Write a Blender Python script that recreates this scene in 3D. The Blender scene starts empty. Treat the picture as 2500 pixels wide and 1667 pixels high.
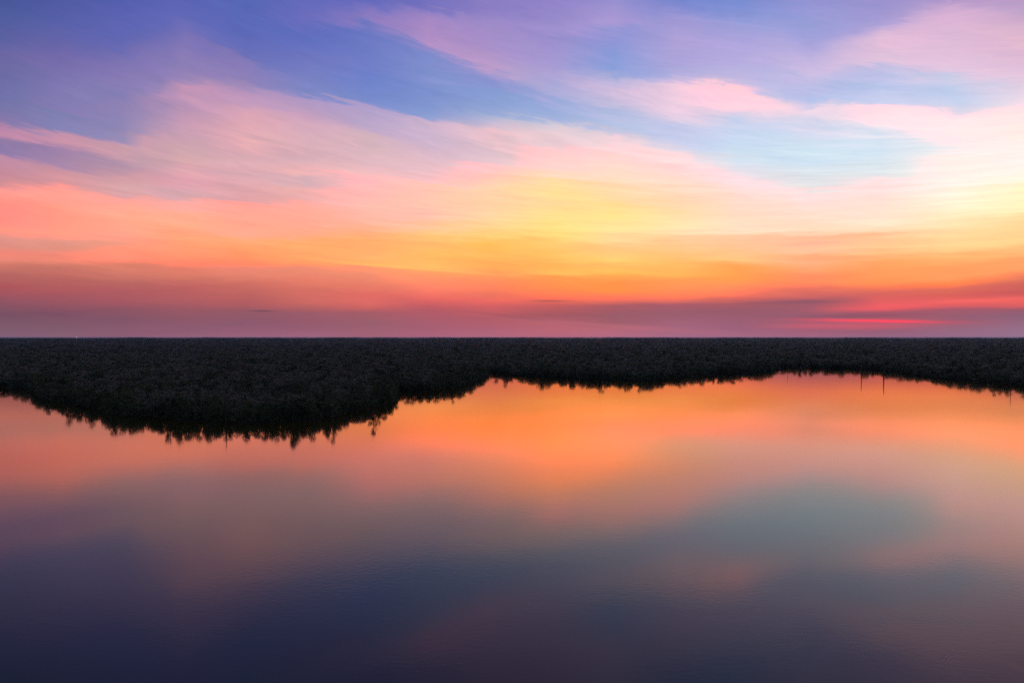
import bpy, math, random
import numpy as np
from mathutils import Vector

rnd = random.Random(7)
R = math.radians
scene = bpy.context.scene

# ------------------------------------------------------------------ camera
CAM_H = 32.0            # drone height above the lagoon, metres
FOC = 1667.0            # focal length in pixels of the 2500 px wide photograph
HORIZON = 822.2         # row of the true horizon in that photograph
CX, CY = 1250.0, 833.5
cam = bpy.data.cameras.new("camera")
camo = bpy.data.objects.new("camera", cam)
scene.collection.objects.link(camo)
camo.location = (0, 0, CAM_H)
camo.rotation_euler = (R(90) - math.atan((CY - HORIZON) / FOC), 0, 0)
cam.sensor_width = 36.0
cam.lens = 36.0 * FOC / 2500.0
cam.clip_start = 0.5
cam.clip_end = 120000.0
scene.camera = camo

# ------------------------------------------------------------------ exposure
scene.view_settings.view_transform = 'Standard'
scene.view_settings.look = 'None'
scene.view_settings.gamma = 1.0
scene.view_settings.exposure = 0.0
scene.view_settings.use_curve_mapping = False
scene.render.engine = 'CYCLES'
scene.cycles.use_denoising = False
scene.cycles.max_bounces = 6
scene.cycles.diffuse_bounces = 2
scene.cycles.glossy_bounces = 3
scene.cycles.volume_bounces = 0
scene.cycles.transparent_max_bounces = 4
scene.cycles.sample_clamp_indirect = 4.0

# ------------------------------------------------------------------ sky (afterglow, sun already below the horizon)
# Each column of the afterglow: a compass bearing and the sky colours from high up down to the horizon.
# (row, r, g, b) rows and bearings are read against the horizon row and the focal length above.
COLS = {
0: [(0,68,84,150),(60,82,94,158),(100,90,96,160),(140,110,104,162),(190,108,106,162),(230,108,112,168),(280,124,118,168),(303,140,120,168),(318,190,135,168),(332,186,134,168),(350,140,122,165),(368,138,120,168),(385,190,140,165),(430,200,140,155),(446,208,142,150),(466,248,152,137),(478,245,146,132),(490,250,140,125),(545,245,138,125),(556,252,145,120),(576,222,140,128),(598,222,135,120),(616,240,130,112),(630,235,128,110),(645,205,120,105),(670,185,105,100),(700,172,85,92),(740,140,84,100),(770,120,82,100),(800,125,90,108),(822,140,105,130)],
150: [(0,80,90,162),(50,84,94,166),(80,94,98,168),(110,102,100,168),(150,116,106,170),(210,126,120,176),(250,128,122,176),(270,136,124,178),(290,132,130,178),(318,128,128,180),(326,150,135,178),(334,198,145,170),(350,200,145,168),(372,160,130,170),(400,168,135,168),(412,195,145,162),(430,212,150,158),(450,218,150,156),(472,252,157,136),(480,248,152,138),(505,255,152,128),(550,255,150,125),(572,250,150,125),(590,230,145,126),(605,226,138,119),(622,240,130,110),(636,240,132,108),(648,205,120,105),(680,188,102,98),(710,175,90,95),(740,150,85,98),(765,125,80,100),(800,128,90,108),(822,148,105,130)],
300: [(0,82,94,172),(60,95,100,178),(100,95,102,178),(130,105,106,176),(170,130,118,178),(215,136,125,180),(245,132,128,180),(262,142,128,178),(300,140,132,180),(336,148,138,180),(344,165,142,178),(352,200,155,172),(370,205,158,170),(405,175,145,168),(430,200,152,165),(440,215,160,165),(465,220,162,162),(478,215,155,158),(484,240,155,148),(510,255,165,140),(540,255,162,130),(565,255,160,132),(585,245,152,130),(600,240,150,122),(615,255,145,112),(632,252,140,112),(645,225,130,108),(665,212,122,108),(685,190,108,100),(710,178,92,98),(735,165,88,98),(755,140,85,100),(780,130,85,105),(822,155,105,130)],
450: [(0,90,98,180),(50,98,105,182),(90,118,112,182),(140,140,125,182),(180,145,128,182),(202,165,138,182),(215,200,148,180),(240,195,150,182),(262,180,145,182),(300,200,155,180),(340,205,162,178),(380,210,168,172),(400,222,168,175),(440,225,160,175),(460,215,160,168),(478,215,160,165),(490,242,165,155),(515,245,165,152),(525,255,170,140),(545,255,168,130),(570,255,160,118),(600,255,155,108),(625,255,145,105),(640,248,135,105),(655,230,128,108),(680,210,118,102),(700,190,98,98),(730,180,95,98),(755,152,88,100),(780,140,88,105),(810,140,92,115),(822,165,105,130)],
600: [(0,85,102,180),(50,90,104,184),(100,94,106,184),(148,108,112,182),(157,135,122,184),(200,145,130,184),(213,165,140,184),(235,190,150,188),(262,195,155,188),(275,218,165,185),(310,228,170,180),(335,232,175,180),(365,225,170,178),(385,215,168,178),(400,225,175,182),(420,218,168,178),(440,225,172,178),(480,225,165,168),(497,225,162,165),(505,252,165,150),(550,255,168,142),(570,255,170,145),(585,255,172,120),(610,255,158,105),(635,252,145,100),(648,252,140,102),(655,235,135,115),(675,225,130,110),(690,208,112,100),(720,192,100,98),(745,175,92,98),(760,145,88,102),(790,140,90,110),(822,170,110,140)],
750: [(0,100,105,185),(40,108,110,188),(80,92,108,188),(100,100,112,190),(140,112,118,190),(195,122,130,195),(232,128,136,196),(241,172,150,196),(265,182,155,192),(280,200,160,190),(300,210,168,188),(350,218,175,185),(380,215,172,182),(400,225,180,186),(418,240,182,182),(432,222,178,185),(450,215,175,182),(465,240,178,172),(480,230,172,172),(500,242,172,165),(510,255,175,155),(540,255,172,150),(575,255,172,135),(590,255,175,110),(635,255,165,105),(648,255,155,100),(656,240,145,115),(685,230,125,105),(710,215,112,100),(740,205,105,100),(755,175,95,100),(765,152,90,105),(800,150,92,112),(822,175,115,145)],
900: [(0,92,100,184),(25,112,112,190),(45,140,122,190),(62,116,120,192),(78,105,118,192),(150,112,125,198),(200,110,130,202),(250,122,140,202),(256,150,150,205),(263,178,160,202),(280,178,162,200),(310,188,168,202),(325,195,168,200),(335,215,180,190),(370,215,180,188),(400,225,185,195),(425,240,190,190),(445,255,190,190),(480,255,188,180),(500,255,190,175),(530,255,185,165),(560,255,180,140),(575,252,175,118),(590,255,175,108),(620,255,178,112),(642,255,182,105),(652,250,155,110),(670,240,145,112),(690,235,130,105),(715,222,108,100),(735,225,108,102),(752,205,100,100),(762,165,92,102),(790,152,95,110),(822,175,105,130)],
1050: [(0,115,112,190),(22,120,115,190),(32,150,130,195),(50,165,135,195),(85,175,140,195),(108,178,145,198),(120,150,140,200),(135,125,138,202),(180,130,145,205),(230,125,145,205),(270,130,150,208),(292,140,160,210),(299,170,165,208),(306,208,180,205),(345,205,180,205),(370,215,182,200),(400,230,190,200),(445,240,192,195),(460,255,200,180),(500,255,200,175),(530,255,195,175),(560,255,200,150),(575,255,202,125),(595,255,185,110),(615,255,192,105),(630,255,185,98),(655,255,190,105),(665,255,165,100),(680,255,150,105),(705,245,130,105),(725,235,108,100),(740,205,95,100),(755,180,90,102),(800,165,95,115),(822,178,108,135)],
1200: [(0,138,125,192),(30,140,125,195),(60,155,138,198),(90,165,142,200),(125,170,145,200),(155,188,155,200),(165,188,157,200),(173,160,152,205),(190,152,150,208),(212,140,150,208),(222,132,155,210),(245,138,160,212),(275,150,168,212),(285,172,180,212),(300,198,185,210),(322,225,192,205),(335,240,198,205),(370,222,190,200),(400,228,198,208),(415,255,200,195),(440,255,200,185),(460,255,215,175),(500,255,210,165),(530,255,215,165),(560,255,215,145),(580,255,210,125),(595,255,190,90),(625,255,185,95),(655,255,170,90),(675,255,155,95),(695,248,140,95),(715,238,120,95),(735,235,105,98),(750,205,95,100),(775,178,92,102),(800,175,97,115),(822,180,115,140)],
1350: [(0,145,130,200),(50,150,138,202),(75,165,148,208),(100,155,142,204),(140,162,150,208),(165,165,155,210),(180,178,165,212),(210,170,168,215),(235,175,175,218),(245,160,170,218),(270,152,172,218),(295,165,180,220),(305,205,200,215),(325,232,205,212),(360,235,205,210),(375,255,208,205),(400,255,210,205),(420,255,218,195),(440,252,222,165),(475,252,225,150),(500,255,218,155),(520,255,222,145),(545,255,228,140),(570,255,222,125),(595,255,205,115),(620,255,195,100),(650,255,180,90),(668,255,190,95),(676,255,155,80),(700,255,145,80),(720,250,125,88),(735,235,108,90),(744,200,95,95),(770,162,88,98),(790,185,100,112),(822,182,110,140)],
1500: [(0,148,142,205),(30,160,148,208),(60,170,152,210),(80,150,150,212),(110,145,150,214),(150,135,155,216),(180,138,160,218),(197,160,170,218),(205,185,180,220),(225,215,190,220),(245,205,190,220),(280,185,190,225),(312,180,195,228),(325,200,200,225),(335,240,210,218),(360,240,215,220),(385,255,215,210),(430,252,225,200),(450,255,220,180),(480,255,218,165),(505,252,225,145),(535,255,230,145),(560,255,230,155),(590,255,218,155),(610,255,200,130),(635,255,210,115),(648,255,185,100),(662,255,195,95),(672,255,175,85),(690,255,148,75),(710,255,145,72),(722,255,125,90),(735,225,108,95),(745,170,90,100),(770,155,92,105),(790,160,95,108),(802,182,105,120),(822,180,112,145)],
1650: [(0,115,132,205),(20,130,138,208),(35,155,150,210),(70,165,155,212),(110,175,162,215),(160,175,165,218),(190,178,175,222),(202,210,188,222),(212,240,205,222),(265,235,205,225),(290,220,205,228),(310,195,200,232),(345,200,205,235),(362,225,215,228),(385,248,225,222),(410,255,215,215),(450,255,222,200),(480,255,215,180),(510,255,220,165),(545,255,232,175),(570,255,225,175),(595,255,200,145),(620,255,200,130),(640,255,190,105),(670,255,180,90),(685,255,155,85),(705,255,145,88),(725,250,125,90),(735,225,110,98),(743,172,92,105),(765,152,92,110),(800,165,102,125),(822,178,115,148)],
1800: [(0,120,140,208),(40,135,148,212),(60,155,160,218),(85,165,162,218),(120,175,165,220),(160,182,172,222),(190,190,182,225),(212,205,190,225),(222,245,208,215),(235,250,208,222),(262,245,212,225),(285,225,212,232),(300,205,212,238),(345,200,218,242),(380,205,225,240),(415,230,225,235),(450,245,225,228),(478,255,222,210),(500,255,218,200),(530,255,222,195),(562,255,225,195),(575,255,205,165),(600,255,198,150),(635,255,200,130),(650,255,165,85),(680,255,160,80),(695,255,145,90),(718,252,125,95),(728,220,105,98),(740,165,90,100),(760,150,90,108),(800,155,98,122),(822,178,115,145)],
1975: [(0,148,142,205),(25,150,150,212),(70,152,158,215),(110,165,162,218),(145,190,178,222),(180,205,188,225),(225,185,190,230),(250,180,195,235),(258,205,202,232),(265,235,212,228),(285,228,215,232),(320,215,218,240),(345,212,225,242),(375,210,232,242),(400,205,225,243),(420,222,232,240),(465,232,228,228),(485,250,225,222),(510,255,225,210),(563,255,222,190),(575,252,192,155),(615,250,195,155),(625,252,175,125),(640,250,180,135),(660,255,165,110),(675,250,140,98),(690,252,140,95),(705,232,112,98),(725,205,100,100),(736,150,88,105),(745,160,90,105),(770,155,92,112),(785,168,92,112),(795,190,95,115),(805,160,95,118),(822,170,112,145)],
2150: [(0,155,145,205),(30,158,150,208),(55,168,158,212),(70,205,178,215),(85,225,188,215),(120,228,192,218),(145,225,195,220),(165,195,192,228),(200,190,195,232),(230,190,200,235),(255,205,210,238),(266,248,220,230),(290,250,225,232),(310,235,230,240),(340,215,228,242),(370,212,228,242),(400,220,232,240),(430,225,230,232),(450,248,228,228),(490,252,225,210),(545,255,232,205),(570,255,222,180),(580,252,195,145),(600,255,205,150),(620,255,190,130),(640,252,168,100),(690,255,145,85),(702,240,120,90),(715,215,100,95),(750,235,92,100),(763,165,88,105),(775,165,88,105),(795,185,92,112),(808,150,95,118),(822,160,110,145)],
2325: [(0,175,150,200),(12,205,170,208),(40,215,175,210),(80,222,185,215),(120,222,188,215),(150,230,195,222),(180,225,200,225),(195,205,205,230),(230,190,205,235),(250,195,208,235),(270,225,215,232),(285,250,232,235),(320,255,235,235),(350,245,235,238),(370,238,240,240),(385,255,240,232),(450,255,245,235),(480,255,248,222),(535,255,238,190),(560,255,225,170),(590,255,215,150),(620,255,203,135),(630,255,180,110),(655,250,160,95),(680,252,155,95),(692,255,135,75),(705,225,110,92),(720,215,95,90),(735,238,100,100),(745,225,95,100),(755,165,90,108),(775,150,95,115),(785,160,92,112),(800,150,102,125),(822,155,115,150)],
2500: [(0,190,155,195),(30,185,160,200),(60,215,175,205),(85,225,185,205),(120,225,185,210),(160,222,190,215),(200,230,200,222),(240,235,215,230),(280,250,230,230),(330,255,240,230),(370,255,245,238),(400,255,245,238),(430,255,248,225),(460,255,248,200),(510,255,245,190),(520,255,225,165),(555,255,215,150),(590,255,215,145),(600,255,190,125),(615,252,190,120),(630,245,165,105),(660,252,160,100),(675,235,125,95),(690,210,100,92),(715,205,90,92),(735,235,100,98),(750,205,92,98),(757,150,90,110),(775,140,98,122),(800,150,110,135),(822,155,122,155)],
}
HDR = 0.62       # the brightest orange is brighter than a photograph can hold
SKY_GAIN = 4.0  # ramps store radiance / SKY_GAIN
QMAX = 90.0
SHEAR = 0.13

def lin(c):
    c = c / 255.0
    return c / 12.92 if c <= 0.04045 else ((c + 0.055) / 1.055) ** 2.4
def sstep(t):
    t = max(0.0, min(1.0, t)); return t * t * (3 - 2 * t)
def qcoord(az, el):     # height in the sky measured along the slanting cloud streets
    return el + SHEAR * max(-60.0, min(60.0, az)) * sstep((el - 3.0) / 15.0)
def boost(r, g=0, b=255, el=8.0):
    f = sstep((r - 236.0) / 19.0)
    core = sstep((g - 165.0) / 50.0) * sstep((185.0 - b) / 60.0)
    return 1.0 + f * (0.25 + (HDR * (0.6 + 0.4 * sstep((g - 150.0) / 60.0)) - 0.25) * sstep((el - 2.0) / 6.0)) + f * 2.0 * core * sstep((el - 4.0) / 5.0)
# rows at which the same cloud edge crosses neighbouring columns
EDGES = {
 (0, 150): [(310,330),(342,362),(385,412),(457,463),(562,582),(605,612),(640,643)],
 (150, 300): [(330,346),(365,392),(412,440),(463,481),(582,590),(643,640)],
 (300, 450): [(170,95),(481,487),(640,650)],
 (450, 600): [(85,152),(208,215),(262,300),(487,501),(650,652)],
 (600, 750): [(152,195),(215,237),(262,272),(501,505),(652,652)],
 (750, 900): [(237,257),(272,325),(585,565),(652,649)],
 (900, 1050): [(20,28),(65,115),(257,302),(432,450),(565,560),(649,662)],
 (1050, 1200): [(28,50),(115,168),(302,325),(555,555),(662,675)],
 (1200, 1350): [(120,175),(168,238),(285,302),(675,673)],
 (1350, 1500): [(88,75),(130,130),(238,290),(302,332),(673,674),(740,741)],
 (1500, 1650): [(75,30),(203,207),(290,312),(332,368),(674,680),(741,740)],
 (1650, 1800): [(28,52),(207,217),(300,300),(375,405),(575,570),(645,645),(740,737)],
 (1800, 1975): [(50,90),(217,260),(262,275),(300,310),(405,445),(570,569),(645,652),(737,732)],
 (1975, 2150): [(130,62),(190,158),(260,262),(445,440),(569,575),(652,650),(720,708)],
 (2150, 2325): [(62,10),(158,190),(262,276),(340,350),(575,575),(708,698),(757,752)],
 (2325, 2500): [(10,48),(190,195),(276,276),(535,515),(698,680),(752,753)],
}
def rgb_at(X, Y):
    st = COLS[X]
    for a_, b_ in zip(st[:-1], st[1:]):
        if a_[0] <= Y <= b_[0]:
            t_ = (Y - a_[0]) / max(1e-6, b_[0] - a_[0])
            return [a_[k_] + (b_[k_] - a_[k_]) * t_ for k_ in (1, 2, 3)]
    return list(st[-1][1:])
def fill_columns():
    xs = sorted(COLS)
    for xa, xb in zip(xs[:-1], xs[1:]):
        mk = [(0, 0)] + EDGES[(xa, xb)] + [(822, 822)]
        ya, yb = [m_[0] for m_ in mk], [m_[1] for m_ in mk]
        for t_ in (1 / 3, 2 / 3):
            ym = [a_ + (b_ - a_) * t_ for a_, b_ in mk]
            rows = sorted(set([round(float(np.interp(s_[0], ya, ym)), 1) for s_ in COLS[xa]] + [round(float(np.interp(s_[0], yb, ym)), 1) for s_ in COLS[xb]]))
            new = []
            for Y in rows:
                if new and Y - new[-1][0] < 2.5: continue
                ca, cb = rgb_at(xa, np.interp(Y, ym, ya)), rgb_at(xb, np.interp(Y, ym, yb))
                new.append((Y,) + tuple(ca[k_] + (cb[k_] - ca[k_]) * t_ for k_ in range(3)))
            DENSE[round(xa + (xb - xa) * t_)] = new
for X_ in COLS:      # the mauve haze stays dull right down to the horizon
    a_, b_ = COLS[X_][-2], COLS[X_][-1]
    COLS[X_][-1] = (822,) + tuple(a_[k_] * .55 + b_[k_] * .45 for k_ in (1, 2, 3))
for X_ in (0, 150, 300, 450):      # the coral on the left is soft, not saturated
    COLS[X_] = [(Y_, r_, g_ + 7 * (455 < Y_ < 640), b_ + 9 * (455 < Y_ < 640)) for Y_, r_, g_, b_ in COLS[X_]]
DENSE = dict(COLS)
fill_columns()
def column(X):
    az = math.degrees(math.atan((X - CX) / FOC))
    out = []
    for (Y, r, g, b) in DENSE[X]:
        u = (X - CX) / FOC
        el = math.degrees(math.atan((HORIZON - Y) / FOC / math.hypot(1.0, u)))
        k = boost(r, g, b, el)
        out.append([max(el, 0.0), lin(r) * k, lin(g), lin(b)])
    return az, out

def prune(st, nmax):
    st = sorted(st)
    while len(st) > nmax:
        best, bi = 1e9, None
        for i in range(1, len(st) - 1):
            a, b, c = st[i - 1], st[i], st[i + 1]
            t = (b[0] - a[0]) / max(1e-6, c[0] - a[0])
            e = sum(abs(a[k] + (c[k] - a[k]) * t - b[k]) for k in (1, 2, 3)) * (c[0] - a[0])
            if e < best: best, bi = e, i
        st.pop(bi)
    return st

world = bpy.data.worlds.new("World")
scene.world = world
world.use_nodes = True
nt = world.node_tree
for n in list(nt.nodes): nt.nodes.remove(n)

def N(tree, kind, **kw):
    n = tree.nodes.new(kind)
    for k, v in kw.items(): setattr(n, k, v)
    return n
def plug(tree, sock, v):
    if isinstance(v, bpy.types.NodeSocket): tree.links.new(v, sock)
    elif v is not None: sock.default_value = v
def M(tree, op, a, b=None, c=None, clamp=False):
    n = N(tree, 'ShaderNodeMath', operation=op, use_clamp=clamp)
    for i, v in enumerate((a, b, c)):
        if v is not None: plug(tree, n.inputs[i], v)
    return n.outputs[0]
def mixc(tree, f, a, b, mode='MIX'):
    n = N(tree, 'ShaderNodeMix', data_type='RGBA', blend_type=mode)
    n.clamp_result = False; n.clamp_factor = True
    plug(tree, n.inputs[0], f); plug(tree, n.inputs[6], a); plug(tree, n.inputs[7], b)
    return n.outputs[2]
def smooth(tree, v, a, b, o0=0.0, o1=1.0):
    n = N(tree, 'ShaderNodeMapRange', interpolation_type='SMOOTHSTEP')
    plug(tree, n.inputs[0], v)
    for i, x in enumerate((a, b, o0, o1)): n.inputs[i + 1].default_value = x
    return n.outputs[0]
def comb(tree, x, y, z):
    n = N(tree, 'ShaderNodeCombineXYZ')
    for i, v in enumerate((x, y, z)): plug(tree, n.inputs[i], v)
    return n.outputs[0]
def noise(tree, vec, scale, detail, rough=0.5, dist=0.0):
    n = N(tree, 'ShaderNodeTexNoise')
    plug(tree, n.inputs['Vector'], vec)
    n.inputs['Scale'].default_value = scale; n.inputs['Detail'].default_value = detail
    n.inputs['Roughness'].default_value = rough; n.inputs['Distortion'].default_value = dist
    return n.outputs['Fac']

tc = N(nt, 'ShaderNodeTexCoord')
sx = N(nt, 'ShaderNodeSeparateXYZ'); nt.links.new(tc.outputs['Generated'], sx.inputs[0])
az = M(nt, 'MULTIPLY', M(nt, 'ARCTAN2', sx.outputs[0], sx.outputs[1]), 57.29578)
el = M(nt, 'MAXIMUM', M(nt, 'MULTIPLY', M(nt, 'ARCSINE', sx.outputs[2]), 57.29578), 0.0)
# slow waviness of the cloud streets: streaks run along the bearing, fine across it
w1 = noise(nt, comb(nt, M(nt, 'MULTIPLY', az, 0.07), M(nt, 'ADD', M(nt, 'MULTIPLY', el, 0.45), M(nt, 'MULTIPLY', az, 0.03)), 3.7), 1.0, 3.0, 0.55)
w2 = noise(nt, comb(nt, M(nt, 'MULTIPLY', az, 0.22), M(nt, 'ADD', M(nt, 'MULTIPLY', el, 1.9), M(nt, 'MULTIPLY', az, 0.2)), 9.1), 1.0, 4.0, 0.6)
w3 = noise(nt, comb(nt, M(nt, 'MULTIPLY', az, 0.5), M(nt, 'ADD', M(nt, 'MULTIPLY', el, 4.2), M(nt, 'MULTIPLY', az, 0.5)), 1.3), 1.0, 5.0, 0.65, 0.6)
# feathery cirrus fibres running down to the right, level lower down
slope = smooth(nt, el, 4.0, 16.0, 0.02, 0.24)
slope = M(nt, 'ADD', slope, M(nt, 'MULTIPLY', M(nt, 'SUBTRACT', w1, 0.5), 0.0))
across = M(nt, 'ADD', el, M(nt, 'MULTIPLY', M(nt, 'ADD', az, 40.0), slope))
across = M(nt, 'ADD', across, M(nt, 'MULTIPLY', w1, 2.2))
fib = noise(nt, comb(nt, M(nt, 'MULTIPLY', az, 0.16), M(nt, 'MULTIPLY', across, 1.35), 5.2), 1.0, 7.0, 0.66, 0.35)
fine = noise(nt, comb(nt, M(nt, 'MULTIPLY', az, 0.45), M(nt, 'MULTIPLY', across, 4.6), 2.2), 1.0, 5.0, 0.7, 0.25)
puff = noise(nt, comb(nt, M(nt, 'MULTIPLY', az, 0.16), M(nt, 'MULTIPLY', el, 0.26), 7.7), 1.0, 4.0, 0.6, 0.5)
amp = smooth(nt, el, 0.0, 7.0, 0.15, 1.0)
warp = M(nt, 'MULTIPLY', M(nt, 'ADD', M(nt, 'MULTIPLY', M(nt, 'SUBTRACT', w1, 0.5), 0.5), M(nt, 'MULTIPLY', M(nt, 'SUBTRACT', w2, 0.5), 0.5)), amp)
warp = M(nt, 'ADD', warp, M(nt, 'MULTIPLY', M(nt, 'ADD', M(nt, 'MULTIPLY', M(nt, 'SUBTRACT', fib, 0.5), 2.2), M(nt, 'MULTIPLY', M(nt, 'SUBTRACT', puff, 0.5), 1.5)), smooth(nt, el, 3.0, 13.0, 0.08, 1.0)))
elw = M(nt, 'MAXIMUM', M(nt, 'ADD', el, warp), 0.0)
azw = M(nt, 'ADD', az, M(nt, 'MULTIPLY', M(nt, 'SUBTRACT', w1, 0.5), 1.5))
azc = M(nt, 'MINIMUM', M(nt, 'MAXIMUM', azw, -60.0), 60.0)
q = M(nt, 'ADD', elw, M(nt, 'MULTIPLY', M(nt, 'MULTIPLY', azc, SHEAR), smooth(nt, elw, 3.0, 18.0)))
# two ramps for each bearing: one for the low sky, where the bands are thinnest, and one for the rest
LOWQ, MIDQ, TOPQ = 13.0, 33.0, 100.0
def qhigh(v):
    v -= LOWQ - 1.0
    m = MIDQ - LOWQ + 1.0
    return v / m * 0.9 if v < m else 0.9 + (v - m) / (TOPQ - MIDQ) * 0.1
pos_low = M(nt, 'DIVIDE', q, LOWQ, clamp=True)
qa = M(nt, 'SUBTRACT', q, LOWQ - 1.0)
pos_high = M(nt, 'ADD', M(nt, 'MULTIPLY', M(nt, 'MINIMUM', qa, MIDQ - LOWQ + 1.0), 0.9 / (MIDQ - LOWQ + 1.0)),
             M(nt, 'MULTIPLY', M(nt, 'MAXIMUM', M(nt, 'SUBTRACT', q, MIDQ), 0.0), 0.1 / (TOPQ - MIDQ)), clamp=True)
is_high = smooth(nt, q, LOWQ - 0.8, LOWQ - 0.1)

def one_ramp(tree, pts, fac):
    n = N(tree, 'ShaderNodeValToRGB')
    cr = n.color_ramp
    cr.interpolation = 'LINEAR'
    pts = prune(pts, 31)
    while len(cr.elements) > 1: cr.elements.remove(cr.elements[-1])
    for i, (p, r_, g_, b_) in enumerate(pts):
        e = cr.elements[0] if i == 0 else cr.elements.new(p)
        e.position = p
        e.color = (r_ / SKY_GAIN, g_ / SKY_GAIN, b_ / SKY_GAIN, 1)
    tree.links.new(fac, n.inputs[0])
    return n.outputs[0]
def ramp(stops, azd):
    st = sorted([qcoord(azd, s_[0])] + list(s_[1:]) for s_ in stops)
    def at_q(v):
        for a_, b_ in zip(st[:-1], st[1:]):
            if a_[0] <= v <= b_[0]:
                t_ = (v - a_[0]) / max(1e-6, b_[0] - a_[0])
                return [v] + [a_[k_] + (b_[k_] - a_[k_]) * t_ for k_ in (1, 2, 3)]
        return [v] + list(st[-1][1:])
    low = [p for p in st if p[0] < LOWQ] + [at_q(LOWQ)]
    hi = [at_q(LOWQ - 1.0)] + [p for p in st if p[0] > LOWQ - 1.0]
    low = [[p[0] / LOWQ] + list(p[1:]) for p in low]
    hi = [[min(1.0, qhigh(p[0]))] + list(p[1:]) for p in hi]
    gt = bpy.data.node_groups.new('sky_bearing', 'ShaderNodeTree')
    for nm in ('low', 'high', 'blend'): gt.interface.new_socket(nm, in_out='INPUT', socket_type='NodeSocketFloat')
    gt.interface.new_socket('Color', in_out='OUTPUT', socket_type='NodeSocketColor')
    i_ = gt.nodes.new('NodeGroupInput'); o_ = gt.nodes.new('NodeGroupOutput')
    c_ = mixc(gt, i_.outputs[2], one_ramp(gt, low, i_.outputs[0]), one_ramp(gt, hi, i_.outputs[1]))
    gt.links.new(c_, o_.inputs[0])
    return gt
def use_ramp(gt):
    n = N(nt, 'ShaderNodeGroup'); n.node_tree = gt
    for k_, v_ in enumerate((pos_low, pos_high, is_high)): nt.links.new(v_, n.inputs[k_])
    return n.outputs[0]

def high(top, f=1.0):     # the sky above the frame: on to a deep dusk blue overhead
    z = (lin(112), lin(114), lin(158))
    out = []
    for e, t in ((34.0, 0.35), (45.0, 0.65), (60.0, 0.88), (88.0, 1.0)):
        out.append([e] + [(top[k + 1] * (1 - t) + z[k] * t) * f for k in range(3)])
    return out
cols = []
for X in sorted(DENSE):
    a, st = column(X)
    top = max(st)
    cols.append((a, st + high(top)))
def scaled(st, f, tint=(1, 1, 1)):
    return [[s[0], s[1] * f * tint[0], s[2] * f * tint[1], s[3] * f * tint[2]] for s in st]
dusk = [[0, lin(88), lin(84), lin(98)], [3, lin(98), lin(90), lin(105)], [8, lin(112), lin(102), lin(118)], [14, lin(112), lin(106), lin(130)],
        [22, lin(112), lin(110), lin(145)], [35, lin(116), lin(116), lin(154)], [60, lin(116), lin(118), lin(158)], [88, lin(116), lin(118), lin(158)]]
first, last = cols[0], cols[-1]
left = [(-180.0, dusk), (-100.0, scaled(dusk, 1.05)), (-58.0, scaled(first[1], 0.85))]
right = [(58.0, scaled(last[1], 0.9)), (100.0, scaled(dusk, 1.15)), (180.0, dusk)]
allc = left + cols + right
groups = [ramp(st_, a_) for a_, st_ in allc]
col = use_ramp(groups[0])
for (a0, s0), (a1, s1), g1 in zip(allc[:-1], allc[1:], groups[1:]):
    f = N(nt, 'ShaderNodeMapRange'); f.clamp = True
    nt.links.new(azw, f.inputs[0])
    f.inputs[1].default_value = a0; f.inputs[2].default_value = a1
    col = mixc(nt, f.outputs[0], col, use_ramp(g1))
gain = M(nt, 'ADD', 1.0, M(nt, 'MULTIPLY', M(nt, 'SUBTRACT', w3, 0.5), smooth(nt, el, 0.0, 10.0, 0.05, 0.08)))
gain = M(nt, 'MULTIPLY', gain, SKY_GAIN)
sc = N(nt, 'ShaderNodeVectorMath', operation='SCALE')
nt.links.new(col, sc.inputs[0]); nt.links.new(gain, sc.inputs['Scale'])
streak = M(nt, 'ADD', M(nt, 'MULTIPLY', M(nt, 'SUBTRACT', fib, 0.5), 1.0), M(nt, 'MULTIPLY', M(nt, 'SUBTRACT', fine, 0.5), 0.28))
streak = M(nt, 'MULTIPLY', streak, smooth(nt, el, 0.5, 9.0, 0.30, 1.0))
mul = N(nt, 'ShaderNodeVectorMath', operation='MULTIPLY')
nt.links.new(sc.outputs[0], mul.inputs[0])
nt.links.new(comb(nt, M(nt, 'ADD', 1.0, M(nt, 'MULTIPLY', streak, 0.52)), M(nt, 'ADD', 1.0, M(nt, 'MULTIPLY', streak, 0.34)), M(nt, 'ADD', 1.0, M(nt, 'MULTIPLY', streak, 0.20))), mul.inputs[1])
col = mul.outputs[0]

def pix_dir(X, Y):
    u, v = (X - CX) / FOC, (HORIZON - Y) / FOC
    return math.degrees(math.atan(u)), math.degrees(math.atan(v / math.hypot(1, u)))
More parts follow.
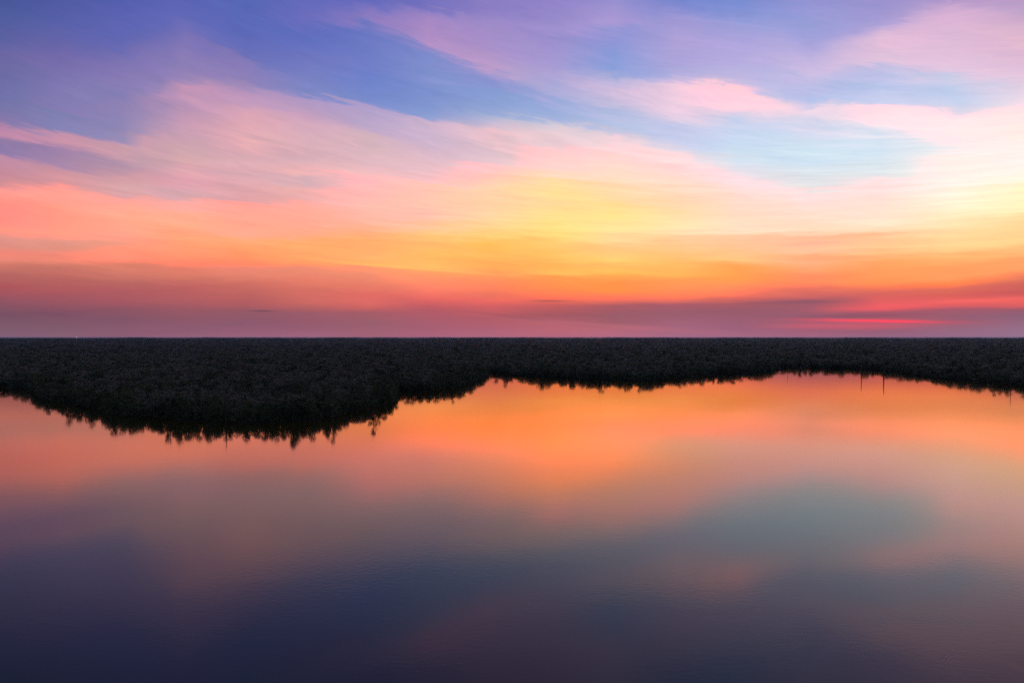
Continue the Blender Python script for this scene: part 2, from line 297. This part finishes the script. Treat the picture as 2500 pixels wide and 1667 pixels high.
# single wisps of cloud low over the horizon: (column, row, half length, half height in px, tilt, colour, opacity)
WISPS = [
 (2125, 783, 140, 3.6, 0.030, (255, 78, 100), 0.95),
 (2190, 785, 70, 2.6, 0.03, (255, 70, 95), 0.6),
 (2075, 796, 130, 6.0, 0.0, (205, 92, 112), 0.55),
 (2090, 771, 150, 4.5, 0.0, (138, 84, 105), 0.8),
 (2130, 752, 110, 7.0, -0.02, (245, 95, 100), 0.45),
 (2400, 733, 120, 4.0, -0.03, (250, 108, 102), 0.5),
 (1980, 738, 90, 3.0, 0.0, (140, 85, 105), 0.6),
 (1345, 735, 42, 1.8, 0.01, (150, 82, 92), 0.8),
 (640, 759, 28, 1.8, 0.01, (100, 72, 88), 0.8),
 (1290, 778, 150, 3.5, 0.12, (150, 84, 98), 0.35),
 (1480, 795, 230, 5.0, 0.07, (190, 108, 122), 0.5),
 (2030, 632, 110, 4.0, 0.01, (240, 165, 118), 0.6),
 (2080, 579, 130, 3.5, 0.0, (250, 185, 140), 0.5),
 (1985, 594, 70, 5.0, 0.0, (238, 178, 150), 0.6),
 (1010, 655, 190, 3.0, 0.07, (255, 196, 105), 0.6),
 (860, 440, 60, 4.0, 0.08, (205, 175, 185), 0.4),
 (560, 424, 90, 3.0, 0.01, (200, 165, 178), 0.5),
 (735, 422, 45, 5.0, 0.06, (248, 185, 180), 0.4),
]
for (X, Y, hl, hh, tilt, rgb, op) in WISPS:
    a, e = pix_dir(X, Y)
    dpx = 57.2958 / FOC
    ca = math.cos(R(a)) ** 2
    da = M(nt, 'SUBTRACT', az, a)
    de = M(nt, 'ADD', M(nt, 'SUBTRACT', el, e), M(nt, 'MULTIPLY', da, tilt))
    de = M(nt, 'ADD', de, M(nt, 'MULTIPLY', M(nt, 'SUBTRACT', w2, 0.5), hh * dpx * 1.2))
    ra = M(nt, 'DIVIDE', da, hl * dpx * ca); re = M(nt, 'DIVIDE', de, hh * dpx * math.cos(R(a)))
    d2 = M(nt, 'ADD', M(nt, 'MULTIPLY', ra, ra), M(nt, 'MULTIPLY', re, re))
    g = M(nt, 'MULTIPLY', M(nt, 'POWER', 2.71828, M(nt, 'MULTIPLY', d2, -1.0)), op)
    c = (lin(rgb[0]) * (1 + 0.3 * (boost(rgb[0]) - 1)), lin(rgb[1]), lin(rgb[2]), 1)
    col = mixc(nt, g, col, c)
# one evening star
a, e = pix_dir(195, 216)
d = Vector((math.sin(R(a)) * math.cos(R(e)), math.cos(R(a)) * math.cos(R(e)), math.sin(R(e))))
dn = N(nt, 'ShaderNodeVectorMath', operation='DISTANCE')
nt.links.new(tc.outputs['Generated'], dn.inputs[0]); dn.inputs[1].default_value = d
star = smooth(nt, dn.outputs['Value'], 0.0003, 0.0009, 1.0, 0.0)
col = mixc(nt, star, col, (0.30, 0.26, 0.47, 1))

sky = N(nt, 'ShaderNodeTexSky', sky_type='NISHITA')
sky.sun_disc = False
sky.sun_elevation = R(-3.0)
sky.sun_rotation = R(42.0)
sky.air_density = 1.0; sky.dust_density = 1.5; sky.ozone_density = 2.0
bg0 = N(nt, 'ShaderNodeBackground'); bg0.inputs[1].default_value = 0.05
nt.links.new(sky.outputs[0], bg0.inputs[0])
bg1 = N(nt, 'ShaderNodeBackground'); bg1.inputs[1].default_value = 1.0
nt.links.new(col, bg1.inputs[0])
add = N(nt, 'ShaderNodeAddShader')
nt.links.new(bg0.outputs[0], add.inputs[0]); nt.links.new(bg1.outputs[0], add.inputs[1])
wo = N(nt, 'ShaderNodeOutputWorld')
nt.links.new(add.outputs[0], wo.inputs[0])
world.cycles.sampling_method = 'MANUAL'
world.cycles.sample_map_resolution = 512

# ------------------------------------------------------------------ helpers
def link(o): scene.collection.objects.link(o); return o
def tag(o, **kw):
    for k, v in kw.items(): o[k] = v
    return o
def ground_at(X, Y, z=0.0):      # where a line of sight meets the ground
    d = (CAM_H - z) * FOC / (Y - HORIZON)
    return ((X - CX) / FOC * d, d)
def mesh_obj(name, verts, faces, mats, parent=None, idx=None):
    me = bpy.data.meshes.new(name)
    me.from_pydata([tuple(v) for v in verts], [], faces)
    for m in mats: me.materials.append(m)
    if idx is not None: me.polygons.foreach_set('material_index', idx)
    me.update()
    o = link(bpy.data.objects.new(name, me)); o.parent = parent
    return o
def material(name):
    m = bpy.data.materials.new(name); m.use_nodes = True
    t = m.node_tree
    return m, t, t.nodes['Principled BSDF']

# ------------------------------------------------------------------ shore line
SHORE_PX = [(-900,1000),(-400,985),(-120,975),(0,973),(70,976),(100,1004),(130,1014),(165,1018),(215,1030),(250,1045),(300,1057),(350,1061),(400,1066),
 (450,1071),(500,1071),(560,1075),(600,1077),(640,1077),(700,1074),(760,1070),(800,1064),(830,1052),(860,1045),(900,1036),(930,1026),
 (950,1018),(964,1004),(968,990),(972,978),(982,982),(1000,985),(1035,986),(1070,980),(1110,973),(1140,962),(1162,951),(1180,941),(1188,933),(1186,928),
 (1200,927),(1250,930),(1300,933),(1350,936),(1400,940),(1450,943),(1500,945),(1560,947),(1600,946),(1650,939),(1700,933),(1760,929),
 (1800,925),(1850,922),(1884,918),(1892,913),(1900,910),(1960,911),(2040,913),(2100,914),(2150,918),(2200,925),(2250,933),(2300,941),(2350,947),
 (2400,953),(2450,959),(2500,964),(2650,985),(2900,1020),(3300,1050)]
KREF = 1.21      # the reflected tree tops reach this much farther down than the water's edge
shore = []
for X, Y in SHORE_PX:
    Y += 5.0 if 1240 < X < 1870 else (3.0 if X >= 1870 else 0.0)
    shore.append(ground_at(X, HORIZON + (Y - HORIZON) / KREF))
# small bights and roots along the edge
pts = []
for (x0, y0), (x1, y1) in zip(shore[:-1], shore[1:]):
    L = math.hypot(x1 - x0, y1 - y0); n = max(1, int(L / 6))
    for i in range(n):
        t = i / n; j = 0.9 if i else 0.0
        pts.append((x0 + (x1 - x0) * t + rnd.uniform(-j, j), y0 + (y1 - y0) * t + rnd.uniform(-j, j)))
pts.append(shore[-1])
shore = pts
FAR = 24000.0
outline = shore + [(FAR, shore[-1][1]), (FAR, FAR), (-FAR, FAR), (-FAR, shore[0][1])]
poly = np.array(outline)

def inside(P):
    x, y = P[:, 0], P[:, 1]
    c = np.zeros(len(P), bool)
    n = len(poly)
    for i in range(n):
        x0, y0 = poly[i]; x1, y1 = poly[(i + 1) % n]
        if y0 == y1: continue
        m = ((y0 > y) != (y1 > y)) & (x < (x1 - x0) * (y - y0) / (y1 - y0) + x0)
        c ^= m
    return c

# ------------------------------------------------------------------ materials
# still lagoon water
mwater, t, b = material('lagoon_water')
b.inputs['Base Color'].default_value = (0.018, 0.018, 0.002, 1)
b.inputs['Specular Tint'].default_value = (1.0, 0.84, 0.50, 1)
b.inputs['IOR'].default_value = 1.36
g = N(t, 'ShaderNodeNewGeometry')
mp = N(t, 'ShaderNodeMapping'); mp.inputs['Scale'].default_value = (1, 1.7, 1)
mp.inputs['Rotation'].default_value = (0, 0, 0.35)
t.links.new(g.outputs['Position'], mp.inputs[0])
h1 = noise(t, mp.outputs[0], 0.9, 3.0, 0.55)
h2 = noise(t, mp.outputs[0], 0.11, 2.0, 0.5)
patch = noise(t, mp.outputs[0], 0.018, 2.0, 0.5)
calm = smooth(t, patch, 0.38, 0.68, 0.35, 1.0)
sy_ = N(t, 'ShaderNodeSeparateXYZ'); t.links.new(g.outputs['Position'], sy_.inputs[0])
open_water = smooth(t, sy_.outputs[1], 60.0, 300.0, 0.009, 0.0045)   # the lee of the trees is calmer than the open lagoon
height = M(t, 'ADD', M(t, 'MULTIPLY', M(t, 'MULTIPLY', h1, calm), open_water), M(t, 'MULTIPLY', h2, 0.006))
t.links.new(smooth(t, sy_.outputs[1], 70.0, 320.0, 0.085, 0.055), b.inputs['Roughness'])
def rings(cx, cy, r0, r1, wl, ampl):
    d = N(t, 'ShaderNodeVectorMath', operation='DISTANCE')
    t.links.new(g.outputs['Position'], d.inputs[0]); d.inputs[1].default_value = (cx, cy, 0)
    r = d.outputs['Value']
    w = M(t, 'SINE', M(t, 'MULTIPLY', r, 6.28318 / wl))
    e = M(t, 'MULTIPLY', smooth(t, r, r0, (r0 + r1) / 2), smooth(t, r, (r0 + r1) / 2, r1, 1.0, 0.0))
    nz = noise(t, g.outputs['Position'], 0.25, 1.0)
    return M(t, 'MULTIPLY', M(t, 'MULTIPLY', M(t, 'MULTIPLY', w, e), ampl), smooth(t, nz, 0.35, 0.6))
r1 = ground_at(1885, 1540); r2 = ground_at(2420, 1640)
for args in ((r1[0], r1[1], 2.6, 4.8, 0.34, 0.0016), (r2[0], r2[1], 2.2, 4.6, 0.36, 0.0016), (r2[0], r2[1], 9.0, 15.0, 0.42, 0.0014)):
    height = M(t, 'ADD', height, rings(*args))
bp = N(t, 'ShaderNodeBump'); bp.inputs['Strength'].default_value = 1.0; bp.inputs['Distance'].default_value = 1.0
t.links.new(height, bp.inputs['Height']); t.links.new(bp.outputs[0], b.inputs['Normal'])

mground, t, b = material('dark_mud')
g = N(t, 'ShaderNodeNewGeometry')
f = noise(t, g.outputs['Position'], 0.35, 6.0, 0.6)
t.links.new(mixc(t, f, (0.012, 0.010, 0.008, 1), (0.028, 0.026, 0.017, 1)), b.inputs['Base Color'])
b.inputs['Roughness'].default_value = 0.95
b.inputs['Specular IOR Level'].default_value = 0.1

def leaf_material(name, ca, cb, cc):
    m, t, b = material(name)
    oi = N(t, 'ShaderNodeObjectInfo'); g = N(t, 'ShaderNodeNewGeometry')
    fine = noise(t, g.outputs['Position'], 1.6, 3.0, 0.6)
    broad = noise(t, g.outputs['Position'], 0.028, 4.0, 0.6)
    c = mixc(t, smooth(t, broad, 0.44, 0.54), ca, cb)
    clump = noise(t, g.outputs['Position'], 0.11, 3.0, 0.6)
    c = mixc(t, M(t, 'MULTIPLY', smooth(t, clump, 0.45, 0.62), smooth(t, oi.outputs['Random'], 0.1, 0.8, 0.35, 1.0)), c, cc)
    c = mixc(t, smooth(t, fine, 0.3, 0.7, 0.0, 0.4), c, (0.030, 0.034, 0.020, 1))
    t.links.new(c, b.inputs['Base Color'])
    b.inputs['Roughness'].default_value = 0.7
    b.inputs['Specular IOR Level'].default_value = 0.2
    return m
mleaf = leaf_material('twiggy_grey_foliage', (0.034, 0.066, 0.020, 1), (0.105, 0.125, 0.078, 1), (0.178, 0.190, 0.132, 1))
mgreen = leaf_material('glossy_green_foliage', (0.020, 0.048, 0.013, 1), (0.040, 0.086, 0.026, 1), (0.085, 0.115, 0.048, 1))
mbark, t, b = material('grey_bark')
g = N(t, 'ShaderNodeNewGeometry')
f = noise(t, g.outputs['Position'], 3.0, 4.0, 0.6)
t.links.new(mixc(t, f, (0.035, 0.030, 0.026, 1), (0.085, 0.076, 0.066, 1)), b.inputs['Base Color'])
b.inputs['Roughness'].default_value = 0.9; b.inputs['Specular IOR Level'].default_value = 0.15

# ------------------------------------------------------------------ water and land
W = 26000.0
o = mesh_obj('water', [(-W, -1500, 0), (W, -1500, 0), (W, W, 0), (-W, W, 0)], [(0, 1, 2, 3)], [mwater])
tag(o, kind='structure', label='still lagoon water mirroring the sunset sky')

from mathutils.geometry import tessellate_polygon
GZ = 0.14
n = len(outline)
tris = tessellate_polygon([[Vector((x, y, 0)) for x, y in outline]])
verts = [(x, y, GZ) for x, y in outline]
faces = [tuple(f) for f in tris]
ns = len(shore)
cxm = 0.0
for i, (x, y) in enumerate(shore):       # the bank sloping down under the water
    a = shore[max(0, i - 1)]; c = shore[min(ns - 1, i + 1)]
    tx, ty = c[0] - a[0], c[1] - a[1]; L = math.hypot(tx, ty) or 1
    verts.append((x + ty / L * 1.1, y - tx / L * 1.1, -0.6))
for i in range(ns - 1):
    faces.append((i, n + i, n + i + 1, i + 1))
land = mesh_obj('ground', verts, faces, [mground])
tag(land, kind='structure', label='low dark mud land under the mangroves')

# ------------------------------------------------------------------ tree shapes
def tube(V, F, path, radii, sides=5):
    base = len(V)
    for k, (p, r) in enumerate(zip(path, radii)):
        p = Vector(p)
        d = (Vector(path[min(k + 1, len(path) - 1)]) - Vector(path[max(k - 1, 0)])).normalized()
        s = d.cross(Vector((0.3, 1, 0.1))).normalized(); u = d.cross(s)
        for j in range(sides):
            a = 2 * math.pi * j / sides
            V.append(tuple(p + s * math.cos(a) * r + u * math.sin(a) * r))
    for k in range(len(path) - 1):
        for j in range(sides):
            a = base + k * sides + j; b_ = base + k * sides + (j + 1) % sides
            F.append((a, b_, b_ + sides, a + sides))
    F.append(tuple(base + (len(path) - 1) * sides + j for j in range(sides)))

def make_tree(seed, height, width, low, nleaf, leaf, lobes=9):
    """trunk with limbs and stilt roots, and a crown of leaf clumps in uneven lobes"""
    r = random.Random(seed)
    V, F = [], []
    lean = (r.uniform(-.4, .4), r.uniform(-.4, .4))
    top = (lean[0] * 1.6, lean[1] * 1.6, height * 0.82)
    tube(V, F, [(0, 0, 0.3), (lean[0] * .5, lean[1] * .5, height * .3), (lean[0], lean[1], height * .55), top], [0.16, 0.12, 0.09, 0.03])
    for k in range(5):                       # stilt roots
        a = r.uniform(0, 6.28); d = r.uniform(.7, 1.4)
        tube(V, F, [(0, 0, 0.3 + r.uniform(.5, 1.1)), (math.cos(a) * d * .6, math.sin(a) * d * .6, 0.75), (math.cos(a) * d, math.sin(a) * d, -0.55)], [0.05, 0.045, 0.035], 4)
    cen = []
    for k in range(lobes):
        a = r.uniform(0, 6.28); zz = r.uniform(low, 0.92)
        prof = math.sin(math.pi * min(1, (zz + .12)) ** 0.9) * .9 + .15
        d = width * .5 * r.uniform(.15, .75) * prof
        c = (math.cos(a) * d, math.sin(a) * d, height * zz)
        cen.append((c, r.uniform(.55, 1.25) * width * .24))
        z0 = height * max(.15, zz - .28)
        tube(V, F, [(lean[0] * z0 / height, lean[1] * z0 / height, z0), (c[0] * .5, c[1] * .5, (z0 + c[2]) * .5 + .1), c], [0.06, 0.045, 0.02], 4)
    cen.append(((top[0], top[1], height * .88), width * .22))
    LV, LF = [], []
    for k in range(nleaf):
        c, rad = cen[r.randrange(len(cen))]
        while True:
            p = Vector((r.uniform(-1, 1), r.uniform(-1, 1), r.uniform(-1, 1)))
            if 0.15 < p.length < 1: break
        p = p * (p.length ** -0.35)
        p = Vector((p.x * rad, p.y * rad, p.z * rad * 0.8)) + Vector(c)
        p.z = max(0.15, min(height, p.z))
        nrm = Vector((r.gauss(0, 1), r.gauss(0, 1), r.gauss(0.5, 1))).normalized()
        s = nrm.cross(Vector((r.gauss(0, 1), r.gauss(0, 1), r.gauss(0, 1)))).normalized(); u = nrm.cross(s)
        q_ = leaf * r.uniform(.5, 1.15)
        i = len(LV)
        LV += [tuple(p - s * q_), tuple(p + u * q_ * .55 + s * q_ * .1), tuple(p + s * q_ * 1.05), tuple(p - u * q_ * .5 + s * q_ * .15)]
        LF.append((i, i + 1, i + 2, i + 3))
    return (V, F), (LV, LF)

def mk_mesh(name, V, F, mats, idx=None):
    me = bpy.data.meshes.new(name); me.from_pydata(V, [], F)
    for m in mats: me.materials.append(m)
    if idx is not None: me.polygons.foreach_set('material_index', idx)
    me.update(); return me

SPEC = [(11, 6.6, 6.4, .05, 620, .34, 10), (12, 7.4, 5.6, .10, 600, .33, 9), (13, 5.6, 6.6, .02, 560, .33, 10),
        (14, 8.4, 5.0, .18, 560, .32, 9), (15, 6.2, 5.2, .05, 520, .33, 8), (16, 9.4, 4.2, .35, 420, .30, 7)]
protos = []
for i, sp in enumerate(SPEC):
    (TV, TF), (LV, LF) = make_tree(*sp)
    trunk_me = mk_mesh('trunk', TV, TF, [mbark])
    crown_me = mk_mesh('crown', LV, LF, [mleaf])
    green_me = crown_me.copy(); green_me.materials[0] = mgreen
    both = mk_mesh('mangrove', TV + LV, TF + [tuple(k + len(TV) for k in f) for f in LF], [mbark, mleaf], [0] * len(TF) + [1] * len(LF))
    both_green = both.copy(); both_green.materials[1] = mgreen
    protos.append((trunk_me, crown_me, both, green_me, both_green))

# ------------------------------------------------------------------ where trees stand
rng = np.random.default_rng(5)
S = 0.0118
rings_ = np.arange(math.log(225.0), math.log(19000.0), S)
angs = np.arange(-R(50), R(50), S)
LR, AN = np.meshgrid(rings_, angs, indexing='ij')
LR = LR + rng.uniform(-.5, .5, LR.shape) * S; AN = AN + rng.uniform(-.5, .5, AN.shape) * S
D = np.exp(LR).ravel(); A = AN.ravel()
P = np.stack([np.sin(A) * D, np.cos(A) * D], 1)
ok = inside(P)
for dx, dy in ((0, -1.6), (-1.6, 0), (1.6, 0)):
    ok &= inside(P + np.array([dx, dy]))
P = P[ok]; D = D[ok]
var = rng.choice(6, len(P), p=[.24, .2, .2, .14, .16, .06])
k = np.maximum(1.0, D / 330.0)
sc_xy = k * rng.uniform(.75, 1.45, len(P))
sc_z = rng.uniform(.62, 1.22, len(P))
# stands of taller and lower trees
sc_z *= 1 + 0.34 * np.sin(P[:, 0] / 9.0 + 2.1 * np.sin(P[:, 1] / 17.0)) * np.sin(P[:, 1] / 12.0 + 1.7 * np.sin(P[:, 0] / 23.0))
sc_z *= 1 + 0.10 * np.sin(P[:, 0] / 37.0 + 1.3 * np.sin(P[:, 1] / 61.0)) * np.cos(P[:, 1] / 83.0)
far_ = np.clip((D - 2500) / 3000, 0, 1)
sc_z *= 1 + far_ * (0.35 + 0.45 * np.sin(A[ok] * 23 + 2 * np.sin(A[ok] * 7)) * np.sin(A[ok] * 61 + 1.0) + rng.uniform(-.25, .35, len(P)))
items = [(P[i, 0], P[i, 1], int(var[i]), float(sc_xy[i]), float(sc_z[i])) for i in range(len(P))]
# the trees right at the water's edge
acc = 0.0
for (x0, y0), (x1, y1) in zip(shore[:-1], shore[1:]):
    L = math.hypot(x1 - x0, y1 - y0)
    nx, ny = -(y1 - y0) / L, (x1 - x0) / L          # towards the land
    s = acc
    while s < L:
        d = math.hypot(x0, y0)
        if abs(math.atan2(x0, y0)) < R(46):
            off = rnd.uniform(0.0, 1.4)
            px, py = x0 + (x1 - x0) * s / L + nx * off, y0 + (y1 - y0) * s / L + ny * off
            v = rnd.choices(range(6), weights=[4, 3, 4, 2, 3, .15])[0]
            kk = max(.68, d / 500.0) * rnd.uniform(.75, 1.4)
            items.append((px, py, v, kk, rnd.uniform(.5, .98) if rnd.random() < .9 else rnd.uniform(.95, 1.22)))
        s += max(2.0, d * 0.0085) * rnd.uniform(.6, 1.4)
    acc = s - L
# green leafy mangroves line the water, leafless twiggy ones stand farther in; some green clumps inland
shp = np.array(shore)
def is_green(x, y):
    d = float(np.min(np.hypot(shp[:, 0] - x, shp[:, 1] - y)))
    lim = 10.0 + 16.0 * (0.5 + 0.5 * math.sin(x / 11.0 + 1.4 * math.sin(y / 19.0)))
    patch_ = math.sin(x / 31.0 + 1.1) * math.sin(y / 43.0 + math.sin(x / 57.0))
    return d < lim or (patch_ > 0.72)
items = [q_ + (is_green(q_[0], q_[1]),) for q_ in items]
items.sort(key=lambda q: q[0] ** 2 + q[1] ** 2)
NEAR = 290
def in_view(q): return abs(math.atan2(q[0], q[1])) < R(37.2)
near, rest = [], []
for q_ in items:
    (near if (len(near) < NEAR and in_view(q_)) else rest).append(q_)

# individual trees
SPANS = [(110, 'on the far left bank by the pink cove'), (190, 'left of the wide crowned mangrove'), (255, 'between the wide and the narrow mangrove'),
         (345, 'on the left slope of the near peninsula'), (414, 'just left of the left dead pole'), (480, 'just right of the left dead pole'),
         (552, 'just left of the right dead pole'), (630, 'just right of the right dead pole'), (715, 'just left of the sparse twiggy mangrove'),
         (765, 'just right of the sparse twiggy mangrove'), (813, 'just left of the tall narrow mangrove'), (865, 'just right of the tall narrow mangrove'),
         (975, 'by the round crowned corner mangrove'), (9999, 'on the spit behind the near peninsula')]
def label_for(x, y, green):
    X = CX + x / y * FOC
    d = float(np.min(np.hypot(shp[:, 0] - x, shp[:, 1] - y)))
    row = 'at the waterline' if d < 3.0 else ('in the second row' if d < 8.0 else 'well behind the waterline')
    place = next(p_ for lim, p_ in SPANS if X < lim)
    return f"{'dark green' if green else 'greyish'} mangrove {row} {place}"
for (x, y, v, sxy, sz, green) in near:
    root = link(bpy.data.objects.new('mangrove_tree', None))
    root.location = (x, y, GZ - 0.05); root.rotation_euler = (0, 0, rnd.uniform(0, 6.28)); root.scale = (sxy, sxy, sz)
    root.empty_display_size = 0.5
    lab = label_for(x, y, green)
    tag(root, label=lab, category='tree', group=lab.replace('mangrove', 'mangroves', 1))
    for me, nm in ((protos[v][0], 'trunk'), (protos[v][3 if green else 1], 'crown')):
        c = link(bpy.data.objects.new(nm, me)); c.parent = root

# the rest of the wood: one object, instances on points
hid = bpy.data.collections.new('mangrove_shapes')
for i, p_ in enumerate(protos):
    hid.objects.link(bpy.data.objects.new('mangrove_a%d' % i, p_[2]))
for i, p_ in enumerate(protos):
    hid.objects.link(bpy.data.objects.new('mangrove_b%d' % i, p_[4]))
me = bpy.data.meshes.new('mangrove_forest')
me.from_pydata([(q_[0], q_[1], GZ - 0.05) for q_ in rest], [], [])
av = me.attributes.new('variant', 'INT', 'POINT'); av.data.foreach_set('value', [q_[2] + (6 if q_[5] else 0) for q_ in rest])
ar = me.attributes.new('turn', 'FLOAT_VECTOR', 'POINT')
ar.data.foreach_set('vector', np.array([(0, 0, rnd.uniform(0, 6.28)) for _ in rest], dtype=np.float32).ravel())
asz = me.attributes.new('size', 'FLOAT_VECTOR', 'POINT')
asz.data.foreach_set('vector', np.array([(q_[3], q_[3], q_[4]) for q_ in rest], dtype=np.float32).ravel())
forest = link(bpy.data.objects.new('mangrove_forest', me))
tag(forest, kind='stuff', label='dense dark mangrove forest stretching from the shore to the horizon', category='forest')
ng = bpy.data.node_groups.new('forest_nodes', 'GeometryNodeTree')
ng.interface.new_socket('Geometry', in_out='INPUT', socket_type='NodeSocketGeometry')
ng.interface.new_socket('Geometry', in_out='OUTPUT', socket_type='NodeSocketGeometry')
gi = ng.nodes.new('NodeGroupInput'); go = ng.nodes.new('NodeGroupOutput')
iop = ng.nodes.new('GeometryNodeInstanceOnPoints')
ci = ng.nodes.new('GeometryNodeCollectionInfo'); ci.inputs['Collection'].default_value = hid
ci.inputs['Separate Children'].default_value = True; ci.inputs['Reset Children'].default_value = True
def named(nm, dt):
    a_ = ng.nodes.new('GeometryNodeInputNamedAttribute'); a_.data_type = dt; a_.inputs['Name'].default_value = nm
    return a_.outputs['Attribute']
ng.links.new(gi.outputs[0], iop.inputs['Points']); ng.links.new(ci.outputs[0], iop.inputs['Instance'])
iop.inputs['Pick Instance'].default_value = True
ng.links.new(named('variant', 'INT'), iop.inputs['Instance Index'])
e2r = ng.nodes.new('FunctionNodeEulerToRotation')
ng.links.new(named('turn', 'FLOAT_VECTOR'), e2r.inputs[0]); ng.links.new(e2r.outputs[0], iop.inputs['Rotation'])
ng.links.new(named('size', 'FLOAT_VECTOR'), iop.inputs['Scale'])
ng.links.new(iop.outputs[0], go.inputs[0])
forest.modifiers.new('forest', 'NODES').node_group = ng

# ------------------------------------------------------------------ bare dead trunks standing at the water's edge
def snag(X, Yw, h, r0, label, group=None, lean=0.0, twigs=3):
    x, y = ground_at(X, Yw)
    V, F = [], []
    rr = random.Random(int(X))
    tube(V, F, [(0, 0, -.7), (lean * .25, 0, h * .3), (lean * .6, .1, h * .7), (lean, .1, h)], [r0 * 1.25, r0, r0 * .75, r0 * .35], 8)
    root = link(bpy.data.objects.new('dead_tree', None)); root.location = (x, y, 0.1)
    tag(root, label=label, category='tree')
    if group: root['group'] = group
    t_ = link(bpy.data.objects.new('trunk', mk_mesh('trunk', V, F, [mbark]))); t_.parent = root
    for k in range(twigs):
        V, F = [], []
        z = h * rr.uniform(.6, .95); a = rr.uniform(0, 6.28); L = rr.uniform(.6, 1.8)
        x0 = lean * z / h
        tube(V, F, [(x0, 0.1, z), (x0 + math.cos(a) * L * .5, .1 + math.sin(a) * L * .5, z + .3), (x0 + math.cos(a) * L, .1 + math.sin(a) * L, z + .9)], [r0 * .35, r0 * .22, r0 * .1], 5)
        b_ = link(bpy.data.objects.new('branch', mk_mesh('branch', V, F, [mbark]))); b_.parent = root
snag(2103, 911.5, 15.5, .36, 'thinner of the two bare dead trunks whose long reflections stand in the right bay', lean=.2)
snag(2158, 914.0, 16.8, .46, 'thickest bare dead trunk with the longest reflection in the right bay', lean=-.15)
snag(1923, 905.5, 12.0, .16, 'thin dead stick near where the middle bank ends at the right bay')
snag(2467, 951.0, 10.2, .16, 'slender leaning dead pole at the shore by the right edge', lean=.3)
snag(552, 1031.0, 10.0, .2, 'bare dead pole in front of the middle of the dark peninsula')
snag(414, 1024.0, 10.0, .2, 'bare dead pole left of centre along the dark peninsula', lean=.25)

# taller leafy trees that break the line of reflected tree tops
def emergent(X, Yw, seed, h, w, label, nleaf=380, low=.45):
    x, y = ground_at(X, Yw)
    (TV, TF), (LV, LF) = make_tree(seed, h, w, low, nleaf, .36, 12)
    root = link(bpy.data.objects.new('mangrove_tree', None)); root.location = (x, y, .15)
    tag(root, label=label, category='tree')
    for nm, V, F, m in (('trunk', TV, TF, mbark), ('crown', LV, LF, mgreen if nleaf > 300 else mleaf)):
        c = link(bpy.data.objects.new(nm, mk_mesh(nm, V, F, [m]))); c.parent = root
emergent(168, 985, 31, 10.8, 6.4, 'wide crowned mangrove leaning over the left end of the peninsula, its reflection largest there', 420, .4)
emergent(226, 992, 32, 10.6, 4.6, 'oval crowned mangrove just right of the wide crowned one on the left end', 400, .3)
emergent(282, 1012, 33, 9.6, 3.6, 'narrow dark mangrove on the left slope of the peninsula shore', 380, .2)
emergent(715, 1030, 34, 10.6, 4.4, 'sparse twiggy mangrove right of the peninsula middle with a long faint reflection', 220, .2)
emergent(813, 1022, 35, 10.8, 3.8, 'tall narrow mangrove standing above its neighbours on the right shoulder of the peninsula', 300, .2)
emergent(912, 1008, 36, 9.8, 5.0, 'dark round crowned mangrove at the right corner of the peninsula', 480, .2)
emergent(1180, 915, 37, 9.5, 5.0, 'small sparse mangrove at the tip of the spit before the open bay', 240, .2)

# ------------------------------------------------------------------ the far white light on the skyline
mx, my = ground_at(187, 822.2 + 11.0)
sfac = 3900.0 / my; mx *= sfac; my *= sfac
root = link(bpy.data.objects.new('light_mast', None)); root.location = (mx, my, GZ)
tag(root, label='distant mast with a single white light on the skyline at far left', category='mast')
V, F = [], []
tube(V, F, [(0, 0, -.2), (0, 0, 15), (0, 0, 30.2)], [.7, .5, .3], 8)
msteel, t, b = material('galvanised_steel'); b.inputs['Base Color'].default_value = (.25, .25, .26, 1); b.inputs['Metallic'].default_value = .6; b.inputs['Roughness'].default_value = .5
c = link(bpy.data.objects.new('mast', mk_mesh('mast', V, F, [msteel]))); c.parent = root
mlamp = bpy.data.materials.new('white_beacon'); mlamp.use_nodes = True; t = mlamp.node_tree
t.nodes.remove(t.nodes['Principled BSDF']); em = N(t, 'ShaderNodeEmission'); em.inputs[0].default_value = (1, .95, 1, 1); em.inputs[1].default_value = 3.5
t.links.new(em.outputs[0], t.nodes['Material Output'].inputs[0])
V, F = [], []
tube(V, F, [(0, 0, 30.2), (0, 0, 30.5), (0, 0, 31.4), (0, 0, 31.7)], [.2, .5, .5, .15], 10)
c = link(bpy.data.objects.new('lamp', mk_mesh('lamp', V, F, [mlamp]))); c.parent = root

# ------------------------------------------------------------------ thin evening haze
mh = bpy.data.materials.new('evening_haze'); mh.use_nodes = True; t = mh.node_tree
t.nodes.remove(t.nodes['Principled BSDF'])
pv = N(t, 'ShaderNodeVolumePrincipled'); pv.inputs['Color'].default_value = (.35, .78, 1.0, 1)
pv.inputs['Density'].default_value = 1.7e-5; pv.inputs['Anisotropy'].default_value = 0.2
t.links.new(pv.outputs[0], t.nodes['Material Output'].inputs['Volume'])
X0, X1, Y0, Y1, Z0, Z1 = -26500, 26500, -2000, 26500, -1.6, 36.0
o = mesh_obj('haze', [(X0, Y0, Z0), (X1, Y0, Z0), (X1, Y1, Z0), (X0, Y1, Z0), (X0, Y0, Z1), (X1, Y0, Z1), (X1, Y1, Z1), (X0, Y1, Z1)],
    [(0, 3, 2, 1), (4, 5, 6, 7), (0, 1, 5, 4), (1, 2, 6, 5), (2, 3, 7, 6), (3, 0, 4, 7)], [mh])
tag(o, kind='stuff', label='thin bluish evening haze over the forest')
o.display_type = 'WIRE'
